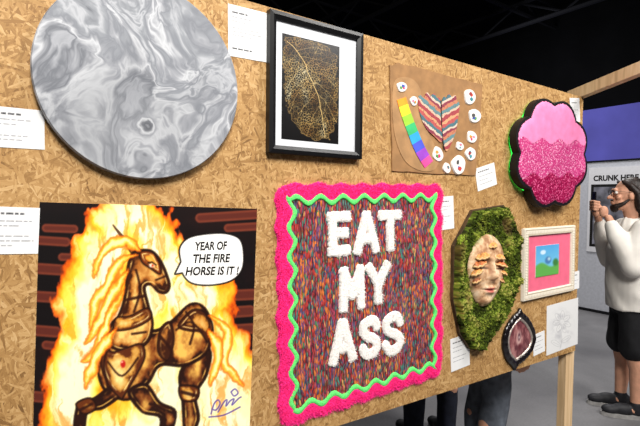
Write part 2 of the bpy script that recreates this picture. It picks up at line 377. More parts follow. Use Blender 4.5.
for ln, w_ in (([(176, 330), (190, 322), (202, 332)], 1.0), ([(108, 362), (122, 376), (138, 358)], 1), ([(126, 300), (144, 296)], 1.5), ([(182, 392), (197, 396)], 1.8), ([(150, 404), (168, 408)], 1.5),
               ([(80, 410), (92, 404)], 1.4), ([(132, 334), (146, 332)], 1.2), ([(156, 280), (166, 276)], 1), ([(160, 336), (172, 352), (168, 364)], 1.6), ([(112, 340), (104, 362), (108, 388)], 1.2), ([(186, 312), (194, 326), (190, 344)], 1.2), ([(136, 270), (140, 290), (134, 312)], 1.2)):
    over(C, (44, 16, 8), cov(lined(PX, PY, catmull(ln, 5, False))-w_)*.9)
over(C, (255, 252, 240), cov(np.hypot((PX-152)/1.5, PY-265.5)-1.7)); over(C, (200, 60, 10), cov(np.hypot(PX-152.6, PY-265.5)-1.2))
over(C, (28, 10, 6), cov(lined(PX, PY, [(148, 263), (152, 262), (156, 265)])-.7)); over(C, (30, 10, 6), cov(np.hypot(PX-167, PY-285)-.9)); over(C, (30, 10, 6), cov(lined(PX, PY, [(159, 288), (165, 290)])-.5))
# mane tongues licking over the neck and the tail
mx_ = PX+7*(fbm(PX/8, PY/12, 101)-.5); my_ = PY+8*(fbm(PX/9, PY/10, 103)-.5)
for ln in ([(136, 254), (120, 262), (108, 284), (94, 306), (90, 330)], [(128, 268), (114, 292), (100, 320), (86, 344)], [(140, 250), (124, 242), (106, 250), (92, 276)], [(124, 290), (108, 320), (96, 352), (84, 360)], [(210, 316), (228, 332), (224, 362), (242, 384)], [(208, 328), (218, 350), (210, 384)], [(116, 330), (100, 350), (86, 384)]):
    q = catmull(ln, 6, False); n_ = len(q); dd = np.full(PX.shape, 1e9)
    for i, (a, b) in enumerate(zip(q, q[1:])): dd = np.minimum(dd, segd(mx_, my_, a, b)-6.0*sin(pi*(i+.8)/(n_+.6))**.8)
    over(C, (226, 100, 14), cov(dd, 1.0)*.9); over(C, (252, 186, 54), cov(dd+1.6, 1.0)); over(C, (255, 240, 160), cov(dd+3.6, 1.0))
# signature scribble and speech bubble
for ln in ([(211, 414), (214, 404), (218, 400), (220, 404), (216, 410), (212, 409)], [(218, 412), (224, 402), (227, 400), (226, 406), (230, 401), (234, 399), (232, 405), (238, 399), (241, 397)], [(209, 417), (224, 415), (240, 407)], [(231, 392), (235, 389), (238, 393), (234, 396), (231, 392)]):
    over(C, (60, 44, 150), cov(lined(PX, PY, catmull(ln, 6, False))-.6, .6)*.95)
bub = catmull([(181, 262), (180, 248), (189, 238), (208, 234), (227, 234), (240, 240), (243.5, 256), (241, 271), (230, 281), (210, 285), (192, 283), (183, 274)], 6)
d = np.minimum(sdf(PX, PY, bub), sdf(PX, PY, [(184, 256), (175, 274), (187, 272)]))
over(C, (16, 10, 8), cov(d-1.1, .6)); over(C, (248, 246, 242), cov(d+.5, .6))
bm = bmesh.new(); box(bm, -A.w/2, A.w/2, -.0012, 0, -A.h/2, A.h/2); fin('paper_sheet', bm, M_PAPER, A.root)
relief('printed_picture', X, Z, np.ones(X.shape, bool), 0*X, paintmat('poster_print', .38), A.root, .0014, C)
for s, x0, x1, y in (('YEAR OF', 195, 227, 245.5), ('THE FIRE', 193, 230, 258), ('HORSE IS IT !', 185.5, 238.5, 270.5)):
    a = A.L(x0, y+.6); b = A.L(x1, y-.2)
    text('lettering', s, M_BLACK, A.root, (a[0]+b[0])/2, (a[1]+b[1])/2, -.0019, b[0]-a[0], .0225, .0002, .025, .12, atan2(b[1]-a[1], b[0]-a[0]))

# ------------------------------------------------------------------ black frame with a golden leaf
A = Art('framed_leaf', 'black framed golden skeleton leaf on black with a white mat', 'framed picture', ((267, 12), (359.5, 35), (357.5, 160), (265, 152.5)))
fw = .022
bm = bmesh.new(); ring(bm, A.w, A.h, fw, 0, -.022, -.018); fin('frame', bm, mat('black_lacquer', (14, 14, 16), .35, .1), A.root)
bm = bmesh.new(); box(bm, -A.w/2+fw, A.w/2-fw, -.012, -.002, -A.h/2+fw, A.h/2-fw); fin('mat_board', bm, mat('mat_white', (208, 210, 215), .7, .02), A.root)
q = A.Ls([(282.5, 35), (340, 45), (338, 145), (281, 138)], .012)
x0 = (q[0][0]+q[3][0])/2; x1 = (q[1][0]+q[2][0])/2; z1 = (q[0][1]+q[1][1])/2; z0 = (q[2][1]+q[3][1])/2
X, Z, PX, PY = A.grid(x0, x1, z0, z1, 360, 640, .012)
C = np.zeros(X.shape+(3,)); C[:] = np.array((12, 11, 12))/255
leaf = [(285, 38), (294, 37), (306, 40), (318, 43), (330, 48), (337, 58), (336, 72), (339, 88), (337, 104), (338, 118), (333, 130), (329, 138), (318, 141), (308, 137), (300, 131), (294, 122), (288, 114), (287, 100), (283, 88), (285, 74), (282, 60), (285, 50)]
d = sdf(PX+6*(fbm(PX/5, PY/5, 61)-.5)+4*(fbm(PX/2, PY/2, 62)-.5), PY+6*(fbm(PX/5, PY/5, 65)-.5), leaf)
sx = PX+4*(fbm(PX/12, PY/12, 68)-.5); sy = PY+4*(fbm(PX/12, PY/12, 69)-.5)
e1, e2 = worley(sx/2.0+9, sy/2.5+5, 71); f1, f2 = worley(sx/4.4+3, sy/5.4+7, 72)
dens = np.clip((fbm(PX/14, PY/18, 67)-.25)*4, .45, .9)
net = np.maximum(cov((e2-e1)*2.0-.17, .18)*dens, cov((f2-f1)*4.4-.12, .24)*.85)
gold = rampc(fbm(PX/9, PY/12, 63), [(.25, (160, 112, 52)), (.42, (204, 156, 82)), (.58, (238, 198, 118)), (.76, (255, 240, 190))])
over(C, (24, 18, 12), cov(d)*.6); over(C, gold, net*cov(d))
mid = [(288, 41), (303, 60), (315, 88), (322, 114), (325, 138)]; vein = [mid]
for (a, b) in (((296, 50), (330, 51)), ((302, 57), (336, 68)), ((307, 68), (337, 88)), ((312, 80), (337, 106)), ((316, 92), (336, 122)), ((319, 106), (331, 134)), ((299, 54), (285, 70)), ((305, 66), (285, 92)), ((310, 78), (289, 112)), ((315, 92), (297, 124)), ((319, 106), (307, 136))):
    m_ = ((a[0]+b[0])/2+(1.5 if b[0] > a[0] else -1.0), (a[1]+b[1])/2-2); vein.append([a, m_, b])
for i, ln in enumerate(vein): over(C, (246, 210, 136), cov(lined(sx, sy, catmull(ln, 6, False))-(.26 if i == 0 else .08), .3)*cov(d)*(.95 if i == 0 else .8))
over(C, (230, 186, 108), cov(np.abs(d)-.2, .3)*.6)
relief('leaf_picture', X, Z, np.ones(X.shape, bool), 0*X, paintmat('leaf_print', .3), A.root, .0125, C)

# ------------------------------------------------------------------ cardboard collage
A = Art('cardboard_collage', 'brown cardboard collage with rainbow strip, patterned wings and round badges', 'collage', ((388.5, 63), (481, 84), (475, 175), (391.5, 171)))
M_KRAFT = mat('kraft', (148, 110, 71), .8, .08, 25)
edge_px = []
cn = [(389, 66), (393, 65.5), (397, 62.5), (400, 64.5), (414, 67), (436, 73), (458, 79), (481.5, 84.5), (480, 108), (479.5, 130), (477, 153), (475, 175.5), (454, 174), (433, 174), (412, 172), (391.5, 171), (391.5, 144), (390, 117), (389.5, 90)]
for a, b in zip(cn, cn[1:]+cn[:1]):
    for j in range(4): t = j/4; edge_px.append((a[0]+(b[0]-a[0])*t+random.uniform(-.35, .35), a[1]+(b[1]-a[1])*t+random.uniform(-.35, .35)))
bm = bmesh.new(); prism(bm, A.Ls(edge_px), 0, -.005); fin('cardboard', bm, M_KRAFT, A.root)
pal = catmull(A.Ls([(393.5, 84), (402, 77), (414, 80), (421, 92), (418, 104), (423, 122), (431, 138), (439, 156), (435, 169), (422, 171), (406, 162), (396, 140), (392.5, 112)], .006), 5)
bm = bmesh.new(); prism(bm, pal, -.005, -.0065); fin('palette_cutout', bm, mat('kraft_light', (162, 124, 84), .8, .08, 25), A.root)
spine = catmull([(397, 100), (402, 117), (409, 136), (416, 153), (425, 168)], 4, False); edge = catmull([(406, 97), (411, 113), (418, 131), (425, 147), (433, 161)], 4, False)
rb = [(246, 150, 40), (250, 216, 50), (150, 204, 60), (60, 178, 110), (50, 160, 214), (76, 88, 206), (150, 70, 190), (232, 80, 150)]
bm = bmesh.new(); ms = []
for i in range(8):
    a, b = i*2, i*2+2
    prism(bm, A.Ls(spine[a:b+1]+edge[a:b+1][::-1], .008), -.0065, -.0085, i); ms.append(mat('strip_%d' % i, rb[i], .5, .05))
fin('rainbow_strip', bm, ms, A.root)
for nm, out, sgn in (('patterned_wing', [(418, 99), (421, 95), (424, 98), (427, 92.5), (430.5, 96), (434, 93.5), (437, 98), (440, 98), (441, 110), (441, 122), (442, 142), (434, 136), (426, 128), (420, 114)], 1),
                     ('patterned_wing', [(442, 104), (444, 97), (446.5, 98), (449, 94), (452, 97), (455.5, 95.5), (457, 101), (459.5, 104), (458, 118), (455, 134), (447, 151), (443, 140), (442, 120)], -1)):
    q = catmull(A.Ls(out, .008), 5); bm = bmesh.new(); prism(bm, q, -.005, -.009)
    g = G('wing_print'); o_ = g.obj(); sp = g.n('SeparateXYZ', {0: o_})
    st = g.math('ADD', g.math('MULTIPLY', sp.outputs[2], 1.0), g.math('MULTIPLY', sp.outputs[0], .5*sgn)); wv = g.math('MULTIPLY', g.math('SUBTRACT', g.noise(o_, 40, 2).outputs[0], .5), .02)
    fr = g.math('FRACT', g.math('MULTIPLY', g.math('ADD', st, wv), 9.0))
    stripe = g.ramp(fr, [(0, (156, 62, 68)), (.14, (206, 172, 148)), (.22, (92, 128, 132)), (.36, (186, 118, 88)), (.48, (132, 54, 70)), (.58, (208, 184, 164)), (.66, (70, 108, 118)), (.78, (176, 82, 78)), (.9, (206, 150, 110))], 'CONSTANT')
    dt = g.n('VectorMath', {0: o_, 1: (1.0, 0.0, 1.0)}, operation='MULTIPLY').outputs[0]
    vo = g.n('TexVoronoi', {'Vector': dt, 'Scale': 130.0}); dots = g.math('LESS_THAN', vo.outputs['Distance'], .26)
    g.base(g.mix(g.math('MULTIPLY', dots, .75), stripe, L((104, 50, 62))), .6)
    fin(nm, bm, g.m, A.root)
bcol = [(206, 60, 110), (70, 140, 150), (196, 70, 60), (90, 150, 80), (220, 120, 150), (60, 130, 140), (70, 90, 170), (220, 140, 60), (150, 60, 60), (80, 80, 80)]
for i, (bx_, by_, br) in enumerate(((402, 87, 5.6), (414, 101, 4.4), (470, 97, 7.6), (475, 116, 8.4), (472, 137, 6.6), (471, 154, 7.4), (459, 165, 9.4), (438, 154, 6.6), (460, 146, 5), (447, 168, 4.8))):
    c0 = A.L(bx_, by_, .008); r = br*.0041; el = .78+.24*((i*7) % 5)/4; ph = random.uniform(0, 6)
    bm = bmesh.new(); prism(bm, [(c0[0]+r*(1.05+.10*sin(3*t*pi/12+ph))*cos(t*pi/12), c0[1]+r*el*(1+.10*sin(2*t*pi/12+ph))*sin(t*pi/12)) for t in range(24)], -.005, -.0095, 0, r*.08); b = fin('badge', bm, mat('badge_white', (224, 220, 217), .35, .03), A.root)
    for j in range(3):                                              # little irregular drawings in two or three inks
        bm = bmesh.new(); a0 = random.uniform(0, 6.28); ox, oz = r*.34*cos(a0+j*2.2), r*.34*el*sin(a0+j*2.2); m_ = random.randint(5, 8)
        prism(bm, [(c0[0]+ox+r*random.uniform(.16, .38)*cos(2*pi*t/m_), c0[1]+oz+r*random.uniform(.12, .32)*sin(2*pi*t/m_)) for t in range(m_)], -.0095, -.0101-.0003*j)
        k = (i+j*3) % 10; fin('emblem', bm, mat('badge_ink_%d' % k, bcol[k], .4, .05), b)
bm = bmesh.new(); tube(bm, [(p[0], -.0095, p[1]) for p in catmull(A.Ls([(441, 100), (441.5, 122), (444, 150)], .009), 5, False)], .0015, 6)
fin('drawn_line', bm, M_BLACK, A.root)

# ------------------------------------------------------------------ glitter cutout (plain stand-in)
A = Art('glitter_cutout', 'pink scalloped cutout plaque with glitter and a thick black edge', 'wall plaque', ((506, 95), (580, 102), (580, 205), (504, 214)))
def glit(name, base, hi, lo):
    g = G(name); o_ = g.obj(); vo = g.n('TexVoronoi', {'Vector': o_, 'Scale': 260.0}); s_ = g.n('SeparateColor', {0: vo.outputs['Color']})
    g.base(g.ramp(s_.outputs[0], [(0, lo), (.35, base), (.8, base), (.93, hi)]), .35, .15); return g.m
M_P1 = mat('pale_pink', (232, 130, 176), .5, .05); M_P2 = glit('pink_glitter', (212, 72, 136), (255, 190, 220), (160, 38, 94)); M_P3 = glit('magenta_glitter', (164, 18, 76), (250, 120, 170), (98, 10, 44))
n = 192
def scal(k): return [(A.w/2*k*(.88+.12*abs(sin(4*t)))*cos(t), A.h/2*k*(.88+.12*abs(sin(4*t)))*sin(t)) for t in [2*pi*i/n for i in range(n)]]
bm = bmesh.new(); prism(bm, scal(.96), 0, -.010); prism(bm, scal(1.0), -.010, -.042); fin('backing', bm, mat('black_board', (16, 13, 16), .5, .1), A.root)
g = G('green_led'); g.base(L((60, 255, 90)), .5); g.b.inputs['Emission Color'].default_value = L((40, 255, 80)); g.b.inputs['Emission Strength'].default_value = 2.0
bm = bmesh.new(); lp_ = scal(.965); tube(bm, [(p[0], -.006, p[1]) for p in lp_[n//4+10:3*n//4-20:3]], .003, 6); fin('light_strip', bm, g.m, A.root)
sc_ = scal(.94)
X, Z = np.meshgrid(np.linspace(-A.w/2, A.w/2, 150), np.linspace(-A.h/2, A.h/2, 150)); d = sdf(X, Z, sc_); wv = .012*np.sin(X*45)
H = .004*np.sqrt(np.clip(-d/.02, 0, 1))+.0006
l1 = .1*A.h+wv; l2 = -.2*A.h-wv
relief('pale_top', X, Z, (d < 0) & (Z > l1), H, M_P1, A.root, .042)
relief('glitter_middle', X, Z, (d < 0) & (Z <= l1+.004) & (Z > l2), H, M_P2, A.root, .042)
relief('glitter_bottom', X, Z, (d < 0) & (Z <= l2+.004), H, M_P3, A.root, .042)

# ------------------------------------------------------------------ tufted textile with lettering
A = Art('tufted_tapestry', 'square tufted textile with big white words and shaggy hot pink border', 'tapestry', ((274, 180), (436.5, 188.5), (443.5, 375.5), (281, 423)))
A.root.location.y = .0002
w2_, h2_ = A.w/2, A.h/2
X, Z = np.meshgrid(np.linspace(-w2_-.02, w2_+.02, 280), np.linspace(-h2_-.02, h2_+.02, 280))
ex = w2_-np.abs(X); ez = h2_-np.abs(Z); e = np.minimum(ex, ez); tt = np.where(ex < ez, Z, X)
rc = np.hypot(np.clip(.03-ex, 0, 1), np.clip(.03-ez, 0, 1)); e = np.where((ex < .03) & (ez < .03), .03-rc, e)
eo = -.001+.0042*np.sin(tt*2*pi/.085+.4)+.008*(fbm(X*20+7, Z*20+7, 71, 2)-.5); eg = .045+.0105*np.sin(tt*2*pi/.085+.4)
tuft = lambda sd, k: fbm(X*k, Z*k, sd, 2)-.5
def pilemat(name, rgb, lo, sc=240, b=.5):
    g = G(name); o_ = g.obj(); nz = g.noise(o_, sc, 3).outputs[0]; g.base(g.ramp(nz, [(.28, lo), (.5, rgb)]), .9, 0, .1); g.bump(nz, b, .004); return g.m
M_PINK = pilemat('hot_pink_yarn', (255, 58, 148), (244, 42, 130)); M_GREEN = pilemat('green_yarn', (104, 224, 116), (72, 188, 88)); M_WOOL = pilemat('white_yarn', (240, 236, 232), (216, 210, 205), 200, .4)
bm = bmesh.new(); box(bm, -w2_+.014, w2_-.014, -.003, 0, -h2_+.014, h2_-.014); fin('backing_cloth', bm, mat('backing_cloth', (120, 60, 90), .9), A.root)
relief('shaggy_border', X, Z, (e > eo) & (e < eg), .009*np.sqrt(np.clip((e-eo)/.014, 0, 1))+.0016*tuft(72, 150)+.002, M_PINK, A.root)
relief('green_wave_line', X, Z, np.abs(e-eg) < .0095, .009+.0040*np.sqrt(np.clip(1-((e-eg)/.0095)**2, 0, 1))+.0015*tuft(73, 150), M_GREEN, A.root)
g = G('variegated_yarn'); o_ = g.obj(); sp = g.n('SeparateXYZ', {0: o_})
wz = g.math('MULTIPLY', g.math('SUBTRACT', g.noise(o_, 14, 2).outputs[0], .5), .018)
xx = g.math('ADD', sp.outputs[0], wz)
v2 = g.n('CombineXYZ', {0: g.math('MULTIPLY', xx, 180.0), 1: g.math('MULTIPLY', sp.outputs[2], 60.0), 2: 0.0}).outputs[0]
vo = g.n('TexVoronoi', {'Vector': v2, 'Scale': 1.0}, voronoi_dimensions='2D'); s_ = g.n('SeparateColor', {0: vo.outputs['Color']})
cv = g.n('CombineXYZ', {0: g.math('MULTIPLY', xx, 36.0), 1: 0.0, 2: g.math('MULTIPLY', sp.outputs[2], 5.0)}).outputs[0]
big = g.noise(cv, 1.0, 2).outputs[0]                                  # yarn colour drifts in columns
ci = g.math('FRACT', g.math('ADD', g.math('MULTIPLY', s_.outputs[0], .5), g.math('MULTIPLY', big, 1.8)))
cl = g.ramp(ci, [(0, (92, 48, 62)), (.10, (180, 62, 58)), (.20, (92, 84, 116)), (.30, (210, 116, 60)), (.42, (124, 76, 116)), (.52, (88, 132, 90)), (.63, (212, 156, 92)), (.73, (168, 66, 92)), (.83, (116, 66, 50)), (.92, (76, 128, 118))], 'CONSTANT')
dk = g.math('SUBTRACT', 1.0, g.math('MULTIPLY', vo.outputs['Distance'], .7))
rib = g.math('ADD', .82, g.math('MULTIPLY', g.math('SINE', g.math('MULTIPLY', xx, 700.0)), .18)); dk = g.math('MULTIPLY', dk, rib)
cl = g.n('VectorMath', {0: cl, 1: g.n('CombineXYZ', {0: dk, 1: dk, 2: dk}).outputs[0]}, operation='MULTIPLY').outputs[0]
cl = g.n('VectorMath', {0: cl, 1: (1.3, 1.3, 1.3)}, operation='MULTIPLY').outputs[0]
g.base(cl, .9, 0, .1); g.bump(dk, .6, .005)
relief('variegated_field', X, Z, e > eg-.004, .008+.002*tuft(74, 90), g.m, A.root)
sel = np.argwhere((e > eo+.001) & (e < eg-.010)); pp = []
for i in RNG.integers(0, len(sel), 34000):
    r_, c_ = sel[i]; x, z = X[r_, c_], Z[r_, c_]; q = max(0, 1-(e[r_, c_]-eo[r_, c_])/.014)*.9
    o1, o2 = (math.copysign(q, x), 0) if ex[r_, c_] < ez[r_, c_] else (0, math.copysign(q, z))
    pp.append((x+random.uniform(-.0015, .0015), -.003-.0075*sqrt(min(1, max(0, (e[r_, c_]-eo[r_, c_])/.014))), z+random.uniform(-.0015, .0015), o1, o2))
strands('pink_pile', pp, .0072, .0015, M_PINK, A.root, .6)
S_ = [(.92, .80), (.75, .98), (.45, 1.0), (.14, .92), (.08, .72), (.3, .56), (.66, .46), (.92, .3), (.86, .1), (.55, 0), (.22, .03), (.05, .2)]
GL = {'E': [[(.06, 0), (.06, 1)], [(0, 1), (.95, 1)], [(0, 0), (.95, 0)], [(.06, .52), (.8, .52)]],
      'A': [[(.02, 0), (.46, 1), (.54, 1), (.98, 0)], [(.2, .33), (.8, .33)]],
      'T': [[(0, 1), (1, 1)], [(.5, 1), (.5, 0)]],
      'M': [[(.04, 0), (.08, 1), (.5, .34), (.92, 1), (.96, 0)]],
      'Y': [[(.02, 1), (.5, .48), (.98, 1)], [(.5, .48), (.5, 0)]],
      'S': [catmull(S_, 4, False)]}
for ch, x0, x1, y0, y1 in (('E', 328, 353, 211, 257), ('A', 354, 381, 211, 255), ('T', 379, 403, 210, 252), ('M', 339, 367, 266, 312), ('Y', 366, 392, 262, 305), ('A', 329, 358, 319, 365), ('S', 359, 383, 316, 360), ('S', 382, 406, 312, 356)):
    a = A.L(x0, (y0+y1)/2, .015); b = A.L(x1, (y0+y1)/2, .015); c = A.L((x0+x1)/2, y1, .015); dd = A.L((x0+x1)/2, y0, .015); r = .0178
    lx0, lx1, lz0, lz1 = a[0]+r, b[0]-r, c[1]+r, dd[1]-r
    GX, GZ = np.meshgrid(np.linspace(a[0]-.012, b[0]+.012, 70), np.linspace(c[1]-.01, dd[1]+.01, 90)); d = np.full(GX.shape, 1e9)
    # square-ended strokes so the letter corners read blocky
    for st in GL[ch]:
        for p_, q_ in zip(st, st[1:]):
            p2 = (lx0+p_[0]*(lx1-lx0), lz0+p_[1]*(lz1-lz0)); q2 = (lx0+q_[0]*(lx1-lx0), lz0+q_[1]*(lz1-lz0))
            vx, vz = q2[0]-p2[0], q2[1]-p2[1]; l = sqrt(vx*vx+vz*vz); ux, uz = vx/l, vz/l
            al = (GX-p2[0])*ux+(GZ-p2[1])*uz; ac_ = np.abs(-(GX-p2[0])*uz+(GZ-p2[1])*ux); ed = np.maximum(np.maximum(-al, al-l), 0)
            d = np.minimum(d, (ed**4+ac_**4)**.25 if ch != 'S' else np.hypot(ed, ac_))
    d = d+.005*(fbm(GX*130, GZ*130, ord(ch), 3)-.5)
    lo = relief('letter', GX, GZ, d < r, .009+.0055*np.clip((r-d)/.007, 0, 1)**.6+.0016*(fbm(GX*220, GZ*220, 81, 2)-.5), M_WOOL, A.root)
    lo['label'] = 'white letter %s' % ch
    sel = np.argwhere(d < r-.001); pp = []
    for i in RNG.integers(0, len(sel), 1500):
        r_, c_ = sel[i]; pp.append((GX[r_, c_]+random.uniform(-.0008, .0008), -.0115, GZ[r_, c_]+random.uniform(-.0008, .0008), 0, 0))
    strands('letter_pile', pp, .0076, .0015, M_WOOL, lo, .75)

# ------------------------------------------------------------------ moss plaque with a face
A = Art('moss_plaque', 'mossy green plaque with a pale sculpted face and bracket mushrooms', 'wall sculpture', ((455, 208), (519, 206), (517, 330), (457, 352)))
out = [(472, 210), (503, 205), (511, 217), (518, 237), (518, 282), (506, 312), (496, 328), (482, 351), (469, 349), (459, 334), (452, 300), (453, 246)]
ol = A.Ls(out, .01)
bm = bmesh.new(); prism(bm, ol, 0, -.014); fin('backing_board', bm, mat('bark', (66, 50, 30), .85, .3, 40, bump=.4), A.root)
xs = [p[0] for p in ol]; zs = [p[1] for p in ol]
FD = .026; fx, fz = .112, .142; FR = radians(-8); fc = A.L(490, 271, FD+.02)
X, Z = np.meshgrid(np.linspace(min(xs)-.01, max(xs)+.01, 220), np.linspace(min(zs)-.01, max(zs)+.01, 310)); d = sdf(X, Z, ol)+.005+.010*(fbm(X*60, Z*60, 91)-.5)
cl1 = fbm(X*24, Z*24, 92); w1_, w2w = worley(X*80+9, Z*80+9, 89); H = .006+.034*np.clip(cl1-.3, 0, 1)+.010*np.clip(1-w1_, 0, 1)+.008*(fbm(X*200, Z*200, 93, 3))
near = np.hypot((X-fc[0])/fx, (Z-fc[1])/fz); H = H*np.clip(-d/.006, .1, 1)*np.clip(.45+.9*(near-.8), .45, 1)
C = rampc(cl1+.6*(fbm(X*160, Z*160, 94)-.5)+.25*(.5-w1_), [(.2, (20, 20, 8)), (.40, (40, 46, 16)), (.55, (70, 86, 26)), (.68, (116, 132, 44)), (.84, (156, 152, 76))])
over(C, (84, 62, 36), np.clip((fbm(X*14+3, Z*14+3, 90)-.60)*6, 0, 1)*.7)
relief('moss', X, Z, d < 0, H, paintmat('moss_paint', .95, .1), A.root, .012, C)
def moss(nm, a, b, c_):
    g = G(nm); o_ = g.obj(); nz = g.noise(o_, 18, 3).outputs[0]; g.base(g.ramp(nz, [(.36, a), (.52, b), (.66, c_)]), .95, 0, .05); return g.m
M_FLUFF = moss('moss_fluff', (36, 40, 14), (78, 96, 28), (152, 162, 62))
sel = np.argwhere((d < -.005) & (near > .92) & (fbm(X*14+3, Z*14+3, 90) < .62)); pp = []
for i in RNG.integers(0, len(sel), 7500):
    r_, c_ = sel[i]; x, z = X[r_, c_], Z[r_, c_]; pp.append((x, -.012-H[r_, c_]+.002, z, 0, 0))
strands('moss_fluff', pp, .010, .0025, M_FLUFF, A.root, .75, .6)
for px_, py_, r in ((463, 242, .026), (488, 214, .020), (508, 298, .020), (464, 318, .028), (477, 336, .020), (494, 320, .022), (512, 244, .018)):
    c0 = A.L(px_, py_, .025); bm = bmesh.new(); bmesh.ops.create_icosphere(bm, subdivisions=5, radius=r)
    q = np.array([v.co[:] for v in bm.verts]); k = 1+.7*(fbm(q[:, 0]*300+9, q[:, 2]*300+q[:, 1]*200+5, int(px_), 3)-.5)
    for v, kk in zip(bm.verts, k): v.co = Vector((v.co.x*kk, v.co.y*kk*.5, v.co.z*kk))+Vector((c0[0], -.022, c0[1]))
    fin('moss_clump', bm, mat('moss_%d' % (int(px_) % 3), [(66, 82, 22), (104, 118, 40), (40, 48, 16)][int(px_) % 3], .95, .5, 160, bump=.9, spec=.1), A.root, True)
# face
X, Z = np.meshgrid(np.linspace(-fx*1.1, fx*1.1, 160), np.linspace(-fz*1.1, fz*1.1, 200))
u, v = X/fx, Z/fz; e = (u/(1-.24*np.clip(-v, 0, 1)))**2+np.abs(v)**2.2
gs = lambda cx, cz, sx, sz: np.exp(-((u-cx)/sx)**2-((v-cz)/sz)**2)
H = .032*np.sqrt(np.clip(1-e, 0, 1))+.022*gs(0, -.14, .15, .12)+.013*gs(0, .08, .10, .24)-.016*gs(-.4, .17, .22, .1)-.016*gs(.4, .17, .22, .1)+.009*gs(-.4, .13, .17, .06)+.009*gs(.4, .13, .17, .06)
H = H+.008*gs(-.4, .34, .3, .06)+.008*gs(.4, .34, .3, .06)+.010*gs(0, -.45, .24, .045)+.011*gs(0, -.57, .2, .055)-.008*gs(0, -.51, .3, .02)+.008*gs(0, -.82, .2, .1)+.006*gs(-.55, -.1, .25, .25)+.006*gs(.55, -.1, .25, .25)
H = H+.004*(fbm(u*7+3, v*9+3, 86)-.5)
C = rampc(fbm(u*3.5, v*4.5, 95)+.25*(fbm(u*14, v*18, 96)-.5), [(.28, (160, 114, 80)), (.48, (206, 168, 130)), (.72, (230, 204, 172))])
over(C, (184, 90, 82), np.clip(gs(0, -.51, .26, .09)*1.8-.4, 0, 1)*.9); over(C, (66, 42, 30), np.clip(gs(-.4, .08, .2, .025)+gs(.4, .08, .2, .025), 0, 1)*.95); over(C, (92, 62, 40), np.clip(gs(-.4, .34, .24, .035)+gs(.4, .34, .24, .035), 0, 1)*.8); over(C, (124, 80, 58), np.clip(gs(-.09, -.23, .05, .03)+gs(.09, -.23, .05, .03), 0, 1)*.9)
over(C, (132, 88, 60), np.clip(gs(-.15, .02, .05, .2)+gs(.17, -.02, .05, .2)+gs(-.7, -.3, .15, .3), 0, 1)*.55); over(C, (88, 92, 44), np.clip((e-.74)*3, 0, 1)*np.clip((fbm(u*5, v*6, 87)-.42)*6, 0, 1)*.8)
cr, sr = cos(FR), sin(FR)
relief('face', X*cr-Z*sr+fc[0], X*sr+Z*cr+fc[1], e < 1, H, paintmat('face_paint', .6), A.root, FD, C)
M_CAP = mat('mushroom_cap', (204, 136, 72), .6, .3, 70); M_CAP2 = mat('mushroom_rim', (224, 180, 124), .6, .15, 80); M_CAPR = mat('mushroom_brown', (168, 96, 50), .6, .35, 70)
for i_, (mu, mv, r, a) in enumerate(((-.50, .40, .040, .16), (-.62, .20, .038, .26), (-.72, -.02, .034, .36), (-.66, -.24, .026, .4), (.40, .40, .036, -.1), (.56, .20, .040, -.24), (.68, -.02, .034, -.34), (.62, -.24, .028, -.36), (.0, .70, .030, .05))):
    lx, lz = mu*fx, mv*fz; c0 = (lx*cr-lz*sr+fc[0], lx*sr+lz*cr+fc[1]); yb = FD+.032*sqrt(max(0, 1-mu*mu-mv*mv))-.008; bm = bmesh.new(); k = 22
    def arc(rr, z): return [bm.verts.new((c0[0]+(rr*cos(pi*t/k))*cos(a), -yb-rr*.7*sin(pi*t/k)*(1+.08*sin(t*1.9+i_)), c0[1]+z+(rr*cos(pi*t/k))*sin(a)-.14*rr*sin(pi*t/k)+.002*sin(t*1.3+i_))) for t in range(k+1)]
    A0, A1, A2, A3, A4 = arc(r*.15, .013), arc(r*.62, .010), arc(r*.92, .003), arc(r, -.003), arc(r*.4, -.006)
    for P_, Q_, mi in ((A0, A1, 0), (A1, A2, 0), (A2, A3, 1), (A3, A4, 0)):
        for t in range(k): bm.faces.new((P_[t], P_[t+1], Q_[t+1], Q_[t])).material_index = mi
    bm.faces.new(A0); bm.faces.new(A4)
    for j in (0, -1): bm.faces.new([A0[j], A1[j], A2[j], A3[j], A4[j]])
    fin('mushroom', bm, [M_CAPR if i_ % 2 else M_CAP, M_CAP2], A.root, True)

# ------------------------------------------------------------------ white framed little painting
A = Art('small_painting', 'small blue and green painting in a pink mat and white frame', 'framed picture', ((521.5, 229), (572.5, 225), (571.5, 291), (521, 300)))
fw = .034
X, Z = np.meshgrid(np.linspace(-A.w/2-.006, A.w/2+.006, 200), np.linspace(-A.h/2-.006, A.h/2+.006, 200)); ex = A.w/2-np.abs(X); ez = A.h/2-np.abs(Z); e = np.minimum(ex, ez); t = np.where(ex < ez, Z, X)
H = .012+.004*np.sin(np.clip(e/fw, 0, 1)*pi)**.5+.0012*np.sin(t*2*pi/.012)*np.exp(-((e-.017)/.006)**2)+.002*np.exp(-((e-.030)/.002)**2)+.002*np.exp(-((e-.004)/.003)**2)
C = rampc(np.exp(-((e-.027)/.002)**2)+np.exp(-((e-.008)/.0015)**2)+.3*(fbm(X*200, Z*200, 88)-.3), [(0, (222, 214, 198)), (1, (176, 160, 134))])
relief('frame', X, Z, (e > 0) & (e < fw), H, paintmat('carved_cream', .5), A.root, 0, C)
bm = bmesh.new(); box(bm, -A.w/2+.004, A.w/2-.004, -.007, 0, -A.h/2+.004, A.h/2-.004); fin('mat_board', bm, mat('pink_mat', (224, 100, 128), .7, .03), A.root)
q = A.Ls([(536, 246), (559, 244), (558.5, 274), (535.5, 277)], .009); x0, x1, z0, z1 = q[0][0], q[1][0], (q[2][1]+q[3][1])/2, (q[0][1]+q[1][1])/2
